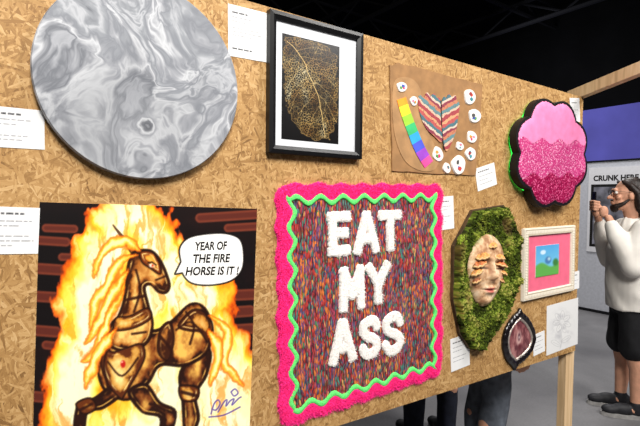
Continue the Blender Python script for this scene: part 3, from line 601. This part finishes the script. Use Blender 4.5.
X, Z = np.meshgrid(np.linspace(x0, x1, 60), np.linspace(z0, z1, 70)); u = (X-x0)/(x1-x0); v = (Z-z0)/(z1-z0)
C = rampc(v, [(0, (120, 196, 220)), (1, (84, 160, 214))]); over(C, (92, 164, 76), cov((v-.36-.08*np.sin(u*7))*20)); over(C, (226, 236, 244), cov((np.hypot((u-.3)*1.4, (v-.78)*2.2)-.16)*20)*.8); over(C, (70, 120, 170), cov((np.hypot((u-.52)*1.2, (v-.5)*1.3)-.16)*20)); over(C, (170, 200, 214), cov((np.hypot((u-.56)*1.2, (v-.54)*1.3)-.07)*20)); over(C, (60, 120, 60), cov((np.hypot(u-.85, v-.4)-.12)*20))
relief('painted_panel', X, Z, np.ones(X.shape, bool), 0*X, paintmat('small_paint', .45), A.root, .010, C)
bm = bmesh.new(); box(bm, x0, x1, -.0098, -.006, z0, z1); fin('panel_edge', bm, M_PAPER, A.root)

# ------------------------------------------------------------------ dark pointed plaque
A = Art('pointed_plaque', 'small glossy black pointed oval frame with a metallic inner rim around a rosy picture', 'framed picture', ((504.5, 314), (535.5, 309), (535.5, 360), (504.5, 368)))
ol = A.Ls([(x+1.2, y) for x, y in catmull([(519.5, 308), (521.5, 311.5), (528, 318), (533.5, 329), (534.5, 340), (530.5, 352), (523, 361), (516.5, 366), (514, 371), (511.5, 367), (505.5, 360), (502.5, 349), (502.5, 338), (506, 326), (512.5, 316), (517, 312)], 4)], .01)
n = len(ol); ctr = Vector((sum(p[0] for p in ol)/n, sum(p[1] for p in ol)/n))
bm = bmesh.new(); prism(bm, [((p[0]-ctr.x)*.93+ctr.x, (p[1]-ctr.y)*.93+ctr.y) for p in ol], 0, -.008); fin('back_board', bm, mat('dark_wood', (26, 18, 18), .4, .25, 30), A.root)
xs = [p[0] for p in ol]; zs = [p[1] for p in ol]
X, Z = np.meshgrid(np.linspace(min(xs)-.012, max(xs)+.012, 220), np.linspace(min(zs)-.012, max(zs)+.012, 270)); th = np.arctan2(Z-ctr.y, (X-ctr.x)*1.25)
d0 = sdf(X, Z, ol); d = d0+.0015*(1-np.abs(np.sin(th*10))); e = -d; ei = -d0; fw = .032
H = .008+.010*np.sin(np.clip(e/fw, 0, 1)*pi)**.6+.0018*np.abs(np.sin(th*10))*np.exp(-((ei-.014)/.008)**2)
relief('pointed_frame', X, Z, (e > 0) & (ei < fw), H, mat('black_gloss', (20, 15, 17), .22, .2, 60, spec=.6), A.root, 0)
relief('metal_rim', X, Z, (ei > fw-.004) & (ei < fw+.007), .002+.004*np.sin(np.clip((ei-fw+.004)/.011, 0, 1)*pi), mat('pewter', (190, 178, 168), .35, .15, 80, metal=.7), A.root, .010)
u = (X-ctr.x)/.07; v = (Z-ctr.y)/.10
C = rampc(fbm(u*3+5, v*3+5, 97), [(.3, (92, 46, 52)), (.5, (136, 82, 84)), (.75, (176, 128, 124))]); over(C, (200, 164, 158), cov((np.hypot(u*1.2+.05, v-.05)-.32)*9)*.75); over(C, (70, 36, 48), cov((np.hypot(u*1.2+.02, v-.1)-.15)*11)); over(C, (216, 192, 188), cov((np.hypot(u+.02, v-.08)-.06)*14)); over(C, (90, 36, 44), cov((np.hypot(u*.8-.05, v+.36)-.15)*12))
relief('inner_picture', X, Z, ei > fw, .003*np.sqrt(np.clip((ei-fw)/.04, 0, 1)), paintmat('oval_paint', .25, .5), A.root, .0095, C)

# ------------------------------------------------------------------ pencil drawing
A = Art('pencil_drawing', 'white sheet with a faint grey pencil drawing near the right end of the partition', 'drawing', ((545.5, 305), (578, 299), (577.5, 345), (547.5, 354)))
X, Z, PX, PY = A.grid(-A.w/2, A.w/2, -A.h/2, A.h/2, 150, 190, .001); C = np.zeros(X.shape+(3,)); C[:] = .84
over(C, (158, 158, 164), np.clip(fbm(PX/4, PY/4, 98)-.42, 0, 1)*1.3*cov(np.hypot((PX-562)*1.1, (PY-327)*.75)-12, 4))
pet = []
for k in range(7):                                                   # a faintly drawn flower head on a stem with leaves
    a = 2*pi*k/7+.3; ca, sa = cos(a), sin(a); P_ = lambda r, t: (562+.8*(r*ca-t*sa), 322+r*sa+t*ca)
    pet.append([P_(2.5, -.8), P_(6, -2.6), P_(10.5, -1.2), P_(11.5, .3), P_(9, 2.4), P_(5, 2.2), P_(2.5, .8)]); pet.append([P_(3, 0), P_(8, .2)])
pet += [[(561, 333), (562, 340), (560, 349)], [(561, 341), (567, 336), (571, 337), (566, 342), (561, 343)], [(561, 345), (555, 340), (551, 342), (556, 346), (561, 347)], [(561, 342), (569, 337.5)], [(561, 346), (553, 342)]]
for ln in pet: over(C, (108, 108, 114), cov(lined(PX, PY, catmull(ln, 4, False))-.1, .4)*.38)
bm = bmesh.new(); box(bm, -A.w/2, A.w/2, -.001, 0, -A.h/2, A.h/2); fin('paper_sheet', bm, M_PAPER, A.root)
relief('pencil_marks', X, Z, np.ones(X.shape, bool), 0*X, paintmat('pencil', .7), A.root, .0013, C)

# ------------------------------------------------------------------ label cards
CARDS = [('white label card with printed lines left of the round grey painting', ((-14, 106), (45, 110), (44, 149), (-15, 147)), [(.08, .6, .84, 1), (.08, .75, .7, 0), (.08, .5, .58, 0), (.08, .7, .3, 0), (.08, .62, .2, 0)]),
         ('white label card at the upper left corner of the horse poster', ((-14, 206), (40, 208), (38, 254), (-15, 254)), [(.08, .7, .86, 1), (.08, .85, .7, 0), (.08, .6, .6, 0), (.08, .8, .38, 0), (.08, .9, .28, 0), (.08, .5, .18, 0)]),
         ('tall white label card between the round painting and the black frame', ((228, 4), (267, 13), (266, 62), (228, 56)), [(.1, .5, .86, 1), (.1, .62, .77, 0), (.1, .5, .69, 0), (.1, .8, .56, 0), (.1, .85, .49, 0), (.1, .6, .42, 0), (.1, .6, .16, 1)]),
         ('narrow white label card at the upper right edge of the tufted textile', ((437, 197), (453, 196), (454, 228), (438, 231)), [(.12, .7, .85, 1), (.12, .85, .7, 0), (.12, .6, .6, 0), (.12, .8, .4, 0), (.12, .5, .25, 0)]),
         ('tilted white label card below the corner of the cardboard collage', ((474, 168), (493, 164), (498, 186), (478, 189)), [(.12, .7, .8, 1), (.12, .85, .6, 0), (.12, .6, .42, 0), (.12, .8, .25, 0)]),
         ('white label card below the left side of the mossy plaque', ((449, 338), (468, 335), (470.5, 365), (452, 371)), [(.12, .7, .85, 1), (.12, .85, .7, 0), (.12, .6, .58, 0), (.12, .8, .4, 0), (.12, .7, .28, 0)]),
         ('small white label card between the black pointed frame and the pencil drawing', ((532.5, 335), (544, 331), (545, 351), (533.5, 356)), [(.12, .7, .82, 1), (.12, .85, .6, 0), (.12, .6, .42, 0), (.12, .8, .25, 0)]),
         ('tiny white label card at the right of the white framed painting', ((572, 272), (579, 271), (579, 288), (572, 290)), [(.15, .7, .8, 1), (.15, .85, .5, 0), (.15, .6, .3, 0)]),
         ('white paper tag in the top right corner of the partition', ((569, 97), (579.5, 99), (579.5, 121), (571, 123)), [(.15, .7, .8, 1), (.15, .85, .5, 0), (.15, .6, .3, 0)])]
for lab, cr_, rows in CARDS:
    A = Art('label_card', lab, 'label', cr_, 'label cards beside the artworks')
    bm = bmesh.new(); box(bm, -A.w/2, A.w/2, -.0014, 0, -A.h/2, A.h/2); fin('card', bm, M_PAPER, A.root)
    X, Z = np.meshgrid(np.linspace(-A.w/2, A.w/2, max(24, int(A.w/.0011))), np.linspace(-A.h/2, A.h/2, max(24, int(A.h/.0011)))); C = np.zeros(X.shape+(3,)); C[:] = .87
    for l, r, z, b in rows:
        x = l*A.w-A.w/2; end = r*A.w-A.w/2; t = .0021 if b else .0011; zz = z*A.h-A.h/2
        while x < end:
            q = min(random.uniform(.006, .018), end-x)
            over(C, (52, 52, 56) if b else (120, 120, 126), cov(np.maximum(np.maximum(x-X, X-x-q), np.abs(Z-zz)-t), .0006)*(.6+.4*vnoise(X*700, Z*500, 5))); x += q+.0028
    relief('printed_lines', X, Z, np.ones(X.shape, bool), 0*X, paintmat('card_print', .7), A.root, .0017, C)

# ------------------------------------------------------------------ people
class Acc:
    def __init__(s): s.v, s.f, s.n = [], [], 0
    def add(s, v, f): s.v.append(np.asarray(v)); s.f += [tuple(i+s.n for i in q) for q in f]; s.n += len(v)
def _sph(U=16, V=10):
    v = [(0, 0, 1)]+[(sin(pi*i/V)*cos(2*pi*j/U), sin(pi*i/V)*sin(2*pi*j/U), cos(pi*i/V)) for i in range(1, V) for j in range(U)]+[(0, 0, -1)]
    f = [(0, 1+j, 1+(j+1) % U) for j in range(U)]
    for i in range(V-2):
        for j in range(U): a = 1+i*U; f.append((a+j, a+U+j, a+U+(j+1) % U, a+(j+1) % U))
    a = 1+(V-2)*U; f += [(a+j, len(v)-1, a+(j+1) % U) for j in range(U)]
    return np.array(v), f
SPV, SPF = _sph()
def ball(ac, c, r):
    ac.add(SPV*np.array(r if isinstance(r, (tuple, list)) else (r, r, r))+np.array(c), SPF)
def tap(ac, pts, rs, k=14):
    for a, b, r0, r1 in zip(pts, pts[1:], rs, rs[1:]):
        a, b = Vector(a), Vector(b); t = (b-a).normalized(); u = t.orthogonal().normalized(); w = t.cross(u); vv = []
        for p, r in ((a, r0), (b, r1)): vv += [tuple(p+(u*cos(2*pi*j/k)+w*sin(2*pi*j/k))*r) for j in range(k)]
        ac.add(vv, [(j, (j+1) % k, k+(j+1) % k, k+j) for j in range(k)]+[tuple(range(k))[::-1], tuple(range(k, 2*k))])
    for p, r in zip(pts, rs): ball(ac, p, r)
def loft(ac, rings, k=28):
    vv = [(cx+rx*cos(2*pi*j/k), cy+ry*sin(2*pi*j/k), z) for cx, cy, z, rx, ry in rings for j in range(k)]; n = len(rings)
    ac.add(vv, [(i*k+j, i*k+(j+1) % k, (i+1)*k+(j+1) % k, (i+1)*k+j) for i in range(n-1) for j in range(k)]+[tuple(range(k))[::-1], tuple(range((n-1)*k, n*k))])
def remesh(name, fn, vox, m, parent, sm=6, clampz=False, folds=0.0):
    ac = Acc(); fn(ac); V = np.concatenate(ac.v)
    if clampz: V[:, 2] = np.maximum(V[:, 2], .012)
    me = bpy.data.meshes.new(name); me.from_pydata(V.tolist(), [], ac.f)
    o = link(name, me, parent, m); md = o.modifiers.new('r', 'REMESH'); md.mode = 'VOXEL'; md.voxel_size = vox
    s = o.modifiers.new('s', 'SMOOTH'); s.iterations = sm; s.factor = .5
    bpy.context.view_layer.update()
    me = bpy.data.meshes.new_from_object(o.evaluated_get(bpy.context.evaluated_depsgraph_get()))
    o.modifiers.clear(); o.data = me
    if not me.materials: me.materials.append(m)
    if folds:
        n = len(me.vertices); co = np.empty(n*3); me.vertices.foreach_get('co', co); co = co.reshape(-1, 3); no = np.empty(n*3); me.vertices.foreach_get('normal', no); no = no.reshape(-1, 3)
        th = np.arctan2(co[:, 1], co[:, 0]); h = fbm(th*1.6+co[:, 2]*4+20, co[:, 2]*5+co[:, 0]*4+20, 201, 2)-.5
        co += no*(h*folds*2)[:, None]; me.vertices.foreach_set('co', co.ravel()); me.update()
    me.polygons.foreach_set('use_smooth', [True]*len(me.polygons)); return o
HANDZ = 1.535; PHY = -.258                                          # lower edge and depth of the phone in the raised hands
def person(label, loc, rz, skin, shirt, legs, shoes, hair, phone=False, shorts=False, spread=.1, beard=False, name='person', stride=0.0):
    root = thing(name, label, 'person', loc, None, rz)
    hy = -.045 if phone else -.01                                    # head forward
    SH = {1: (.178, .0, 1.41), -1: (-.178, .0, 1.41)}
    EL = {s: (s*.245, .02, 1.13) for s in (1, -1)}; WR = {s: (s*.25, -.05, .885) for s in (1, -1)}; HD = {s: (s*.25, -.07, .80) for s in (1, -1)}
    if phone:
        for s in (1, -1): EL[s] = (s*.232, -.070, 1.14); WR[s] = (s*.118, PHY+.06, HANDZ-.055); HD[s] = (s*.068, PHY+.022, HANDZ+.02)
    fy = {1: stride, -1: -stride}
    def bodyf(bm):
        ball(bm, (0, hy+.012, 1.672), (.074, .096, .108)); ball(bm, (0, hy-.036, 1.605), (.052, .056, .066)); ball(bm, (0, hy-.07, 1.568), (.026, .026, .024))
        tap(bm, [(0, hy-.080, 1.678), (0, hy-.104, 1.650), (0, hy-.120, 1.634)], [.008, .011, .0135]); ball(bm, (.012, hy-.103, 1.631), .009); ball(bm, (-.012, hy-.103, 1.631), .009)
        tap(bm, [(-.03, hy-.086, 1.695), (.03, hy-.086, 1.695)], [.011, .011])
        ball(bm, (0, hy-.096, 1.604), (.023, .011, .008)); ball(bm, (0, hy-.093, 1.591), (.019, .011, .008))
        for s in (1, -1): ball(bm, (s*.078, hy+.010, 1.65), (.011, .022, .034)); ball(bm, (s*.040, hy-.066, 1.638), (.022, .02, .020))
        tap(bm, [(0, .02, 1.44), (0, hy+.015, 1.6)], [.060, .053])
        loft(bm, [(0, 0, .82, .155, .10), (0, 0, .95, .16, .105), (0, 0, 1.1, .145, .10), (0, 0, 1.25, .165, .11), (0, .01, 1.38, .16, .095), (0, .015, 1.46, .09, .07)])
        for s in (1, -1):
            tap(bm, [SH[s], EL[s], WR[s]], [.050, .040, .027])
            e, w_, h_ = Vector(EL[s]), Vector(WR[s]), Vector(HD[s]); dr = (h_-w_).normalized()
            ball(bm, tuple((w_+h_)/2+dr*.012), (.022, .040, .05) if not phone else (.022, .032, .046))
            if phone:                                                # fingers wrap behind the phone, thumb on its face
                for i in range(4):
                    z = HANDZ+i*.021; l = (.030, .036, .038, .034)[i]
                    tap(bm, [(s*.060, PHY+.012, z), (s*.050, PHY-.018, z+.006), (s*(.046-l), PHY-.022, z+.010)], [.0095, .009, .008])
                tap(bm, [(s*.064, PHY+.030, HANDZ), (s*.050, PHY+.022, HANDZ+.035), (s*.026, PHY+.012, HANDZ+.057)], [.011, .010, .009])
            else:
                for i in range(4):
                    y = -.105+i*.021; l = (.060, .074, .078, .068)[i]
                    tap(bm, [(s*.25, y+.01, .79), (s*.245, y, .79-l*.55), (s*.233, y+.002, .79-l)], [.0095, .009, .008])
                tap(bm, [(s*.245, -.105, .845), (s*.232, -.128, .80), (s*.226, -.128, .765)], [.011, .010, .009])
            x = s*spread; f = fy[s]
            tap(bm, [(s*.085, 0, .92), (x, f*.55-.012, .50), (x, f*.75+.022, .37), (x, f+.012, .10)], [.088, .058, .060, .038]); ball(bm, (x, f-.03, .06), (.036, .08, .035))
    remesh('body', bodyf, .0055 if phone else .0075, skin, root, 4)
    k_ = .018 if phone else 0.0
    def shirtf(bm):
        loft(bm, [(0, 0, .80, .185+k_, .135+k_), (0, 0, .84, .19+k_, .140+k_), (0, 0, .92, .195+k_, .142+k_), (0, 0, 1.1, .188+k_, .138+k_), (0, -.005, 1.25, .192+k_, .138+k_), (0, .005, 1.36, .183, .122), (0, .012, 1.44, .125, .09), (0, .015, 1.485, .076, .068)])
        for s in (1, -1): tap(bm, [SH[s], EL[s]], [.072, .060+k_]); tap(bm, [EL[s], tuple(Vector(EL[s]).lerp(Vector(WR[s]), .6)), tuple(Vector(EL[s]).lerp(Vector(WR[s]), .84))], [.060+k_, .050+k_, .042])
        if phone: tap(bm, [(-.06, .055, 1.49), (0, .085, 1.495), (.06, .055, 1.49)], [.03, .036, .03])
    remesh('shirt', shirtf, .009, shirt, root, 8, folds=.012)
    def legf(bm):
        loft(bm, [(0, .005, .76, .165, .115), (0, .005, .86, .178, .125), (0, .005, .98, .168, .12)])
        for s in (1, -1):
            x = s*spread; f = fy[s]
            if shorts: tap(bm, [(s*.088, 0, .90), (s*.5*(abs(x)+.088), f*.3-.008, .68), (x, f*.50-.012, .52)], [.098, .100, .098])
            else: tap(bm, [(s*.088, 0, .90), (x, f*.55-.010, .50), (x, f*.75+.015, .36), (x, f+.012, .09)], [.1, .076, .072, .062])
    remesh('shorts' if shorts else 'trousers', legf, .010, legs, root, 5, folds=.010)
    for s in (1, -1):
        x = s*spread; f = fy[s]
        def shf(bm):
            ball(bm, (x, f-.155, .048), (.045, .065, .034)); ball(bm, (x, f-.07, .055), (.043, .09, .046)); ball(bm, (x, f+.03, .06), (.040, .058, .055)); tap(bm, [(x, f+.015, .07), (x, f+.014, .105)], [.042, .044])
        sh = remesh('shoe', shf, .008, shoes, root, 3, True)
        bm = bmesh.new(); prof = [(x+.045*cos(t*2*pi/24), f-.068+.155*sin(t*2*pi/24)) for t in range(24)]
        a = [bm.verts.new((p[0], p[1], 0)) for p in prof]; b = [bm.verts.new((p[0], p[1], .026)) for p in prof]
        bm.faces.new(a); bm.faces.new(b)
        for i in range(24): bm.faces.new((a[i], a[(i+1) % 24], b[(i+1) % 24], b[i]))
        fin('sole', bm, mat('sole_rubber', (150, 148, 146), .7, .1), sh)
    def hairf(bm):                                                   # long, swept back off the face
        ball(bm, (0, hy+.038, 1.702), (.084, .094, .093)); ball(bm, (0, hy+.075, 1.645), (.084, .068, .09)); ball(bm, (0, hy+.090, 1.57), (.078, .060, .078)); ball(bm, (0, hy+.105, 1.50), (.078, .052, .07))
        for s in (1, -1): tap(bm, [(s*.048, hy-.040, 1.757), (s*.073, hy+.005, 1.722), (s*.082, hy+.045, 1.67), (s*.086, hy+.065, 1.58)], [.014, .020, .027, .030])
        for i in range(56 if phone else 0):
            a = random.uniform(.10*pi, .90*pi); top = random.uniform(1.64, 1.76); bot = random.uniform(1.38, 1.50); ps = []
            for j in range(8):
                t = j/7; z = top+(bot-top)*t; rr_ = .080+.026*t+.011*sin(t*10+i)
                ps.append((rr_*cos(a+.11*sin(t*9+i)), hy+.042+rr_*sin(a)*.95, z))
            tap(bm, ps, [.013, .015, .016, .016, .015, .013, .010, .005], 10)
    remesh('hair', hairf, .0055 if phone else .01, hair, root, 1)
    if beard:
        def bf(bm):
            tap(bm, [(-.062, hy+.0, 1.625), (-.055, hy-.035, 1.592), (-.032, hy-.074, 1.570), (0, hy-.088, 1.562), (.032, hy-.074, 1.570), (.055, hy-.035, 1.592), (.062, hy+.0, 1.625)], [.008, .014, .020, .023, .020, .014, .008]); ball(bm, (0, hy-.078, 1.548), (.034, .028, .026))
            tap(bm, [(-.024, hy-.094, 1.609), (0, hy-.102, 1.616), (.024, hy-.094, 1.609)], [.005, .006, .005])
        remesh('beard', bf, .005, hair, root, 3)
    for s in (1, -1):
        ac = Acc(); ball(ac, (s*.031, hy-.080, 1.674), .0125); me = bpy.data.meshes.new('eye'); me.from_pydata(ac.v[0].tolist(), [], ac.f); e = link('eye', me, root, mat('eye_white', (226, 222, 216), .3, .02), True)
        ac = Acc(); ball(ac, (s*.031, hy-.0905, 1.674), (.006, .003, .006)); me = bpy.data.meshes.new('iris'); me.from_pydata(ac.v[0].tolist(), [], ac.f); link('iris', me, e, mat('eye_dark', (40, 26, 18), .3, .02), True)
    if phone:
        bm = bmesh.new()
        for s in (1, -1):
            tube(bm, [(s*.032+.022*cos(t*pi/8), hy-.106, 1.674+.018*sin(t*pi/8)) for t in range(17)], .0017, 6); tube(bm, [(s*.054, hy-.106, 1.679), (s*.080, hy-.05, 1.679), (s*.084, hy+.01, 1.674)], .0015, 6)
        tube(bm, [(-.011, hy-.106, 1.678), (.011, hy-.106, 1.678)], .0016, 6); fin('glasses', bm, M_BLACK, root, True)
    return root
M_SKIN = mat('skin', (206, 152, 124), .55, .06, 20); M_HAIR = mat('dark_hair', (34, 24, 20), .5, .4, 60, bump=.5)
M_WHITE = mat('cream_cotton', (230, 225, 217), .85, .03, 12); M_SHORT = mat('black_cotton', (20, 20, 23), .85, .2, 20, bump=.2)
lat = (632.5-320)/F*3.5
PX0 = Vector((3.5*.5635+lat*.826, -D+3.5*.826-lat*.5635, 0)); PA = atan2(-.66, -.75)
person('bearded person with long dark hair, cream top and black shorts raising a phone', PX0, PA, M_SKIN, M_WHITE, M_SHORT, mat('dark_shoe', (34, 34, 38), .6, .2), M_HAIR, True, True, .095, True, stride=.02)
bm = bmesh.new(); box(bm, -.038, .038, PHY-.010, PHY-.001, HANDZ-.01, HANDZ+.145)
phn = fin('phone', bm, mat('phone_black', (18, 18, 22), .25, .1), None, bevel=.003)
phn.location = PX0; phn.rotation_euler.z = PA
tag(phn, 'dark phone held up in the raised hands of the person in cream', 'phone')
person('person in dark navy trousers standing behind the partition, only legs seen', (1.121*(D+.9), .9, 0), radians(160), M_SKIN, mat('dark_shirt', (40, 40, 48), .85), mat('navy_denim', (30, 34, 48), .85, .2, 25, bump=.2), mat('black_shoe', (22, 22, 24), .6, .2), M_HAIR, spread=.12)
person('person in grey blue trousers behind the partition, nearer its right end', (1.413*(D+.42), .42, 0), radians(60), M_SKIN, mat('grey_shirt', (96, 98, 104), .85), mat('grey_denim', (92, 98, 108), .85, .15, 25, bump=.2), mat('grey_shoe', (90, 90, 92), .6, .2), M_HAIR, spread=.085)

# ------------------------------------------------------------------ booth behind
bt = thing('booth_panel', 'pale grey booth wall behind the person in cream', 'booth wall', (7.3, 0, 0))
M_BOOTH = mat('booth_white', (176, 178, 186), .7, .04)
bm = bmesh.new(); box(bm, 0, .04, .2, 4.2, .04, 2.24); fin('panel', bm, M_BOOTH, bt)
bm = bmesh.new(); box(bm, -.02, .06, .2, 4.2, 0, .04); fin('foot_rail', bm, M_STEEL, bt)
bm = bmesh.new(); box(bm, -.01, .05, .2, 4.2, 2.24, 2.265); fin('top_rail', bm, M_STEEL, bt)
sg = thing('sign', 'white sign with black capital lettering on the booth wall behind the person', 'sign', (7.298, 2.0, 1.6)); sg.rotation_euler.z = -pi/2
bm = bmesh.new(); box(bm, -.34, .5, -.012, 0, -.7, .56); fin('sign_board', bm, mat('sign_white', (206, 206, 211), .6, .02), sg)
text('lettering', 'CRUNK HERE', M_BLACK, sg, .03, .40, -.0125, .60, .085, .0005, .04)
bm = bmesh.new(); box(bm, -.30, .44, -.0135, -.012, -.62, .31); fin('picture_border', bm, M_BLACK, sg)
bm = bmesh.new(); box(bm, -.26, .40, -.015, -.0135, -.58, .27); fin('picture', bm, mat('sign_picture', (84, 84, 92), .6, .6, 6), sg)

# ------------------------------------------------------------------ light
def area(loc, tgt, size, e, col=(1, .95, .88)):
    l = bpy.data.lights.new('lamp', 'AREA'); l.shape = 'DISK'; l.size = size; l.energy = e; l.color = col
    o = bpy.data.objects.new('lamp', l); COL.objects.link(o); o.location = loc
    o.rotation_euler = (Vector(tgt)-Vector(loc)).to_track_quat('-Z', 'Y').to_euler(); return o
area((-.1, -2.6, 4.1), (.5, 0, 1.5), 1.3, 240, (1, .97, .92))
area((3.2, -2.2, 5.0), (2.4, .2, 1.2), 1.2, 115, (1, .97, .93))
area((2.9, -2.6, 3.6), (3.9, .4, .7), 1.0, 65, (1, .97, .94))  # added fill from front left to brighten the person, no modelled fixture
area((5.6, 2.2, 5.6), (5.4, 2.0, 0), 1.5, 230, (1, .98, .96))
area((8.0, 5.0, 4.6), (11, 4.0, 2.0), 1.5, 90, (.9, .92, 1))  # added light aimed at the blue wall to bring up its colour
w = bpy.data.worlds.new('world'); SC.world = w; w.use_nodes = True
w.node_tree.nodes['Background'].inputs[0].default_value = (.9, .93, 1, 1); w.node_tree.nodes['Background'].inputs[1].default_value = .08
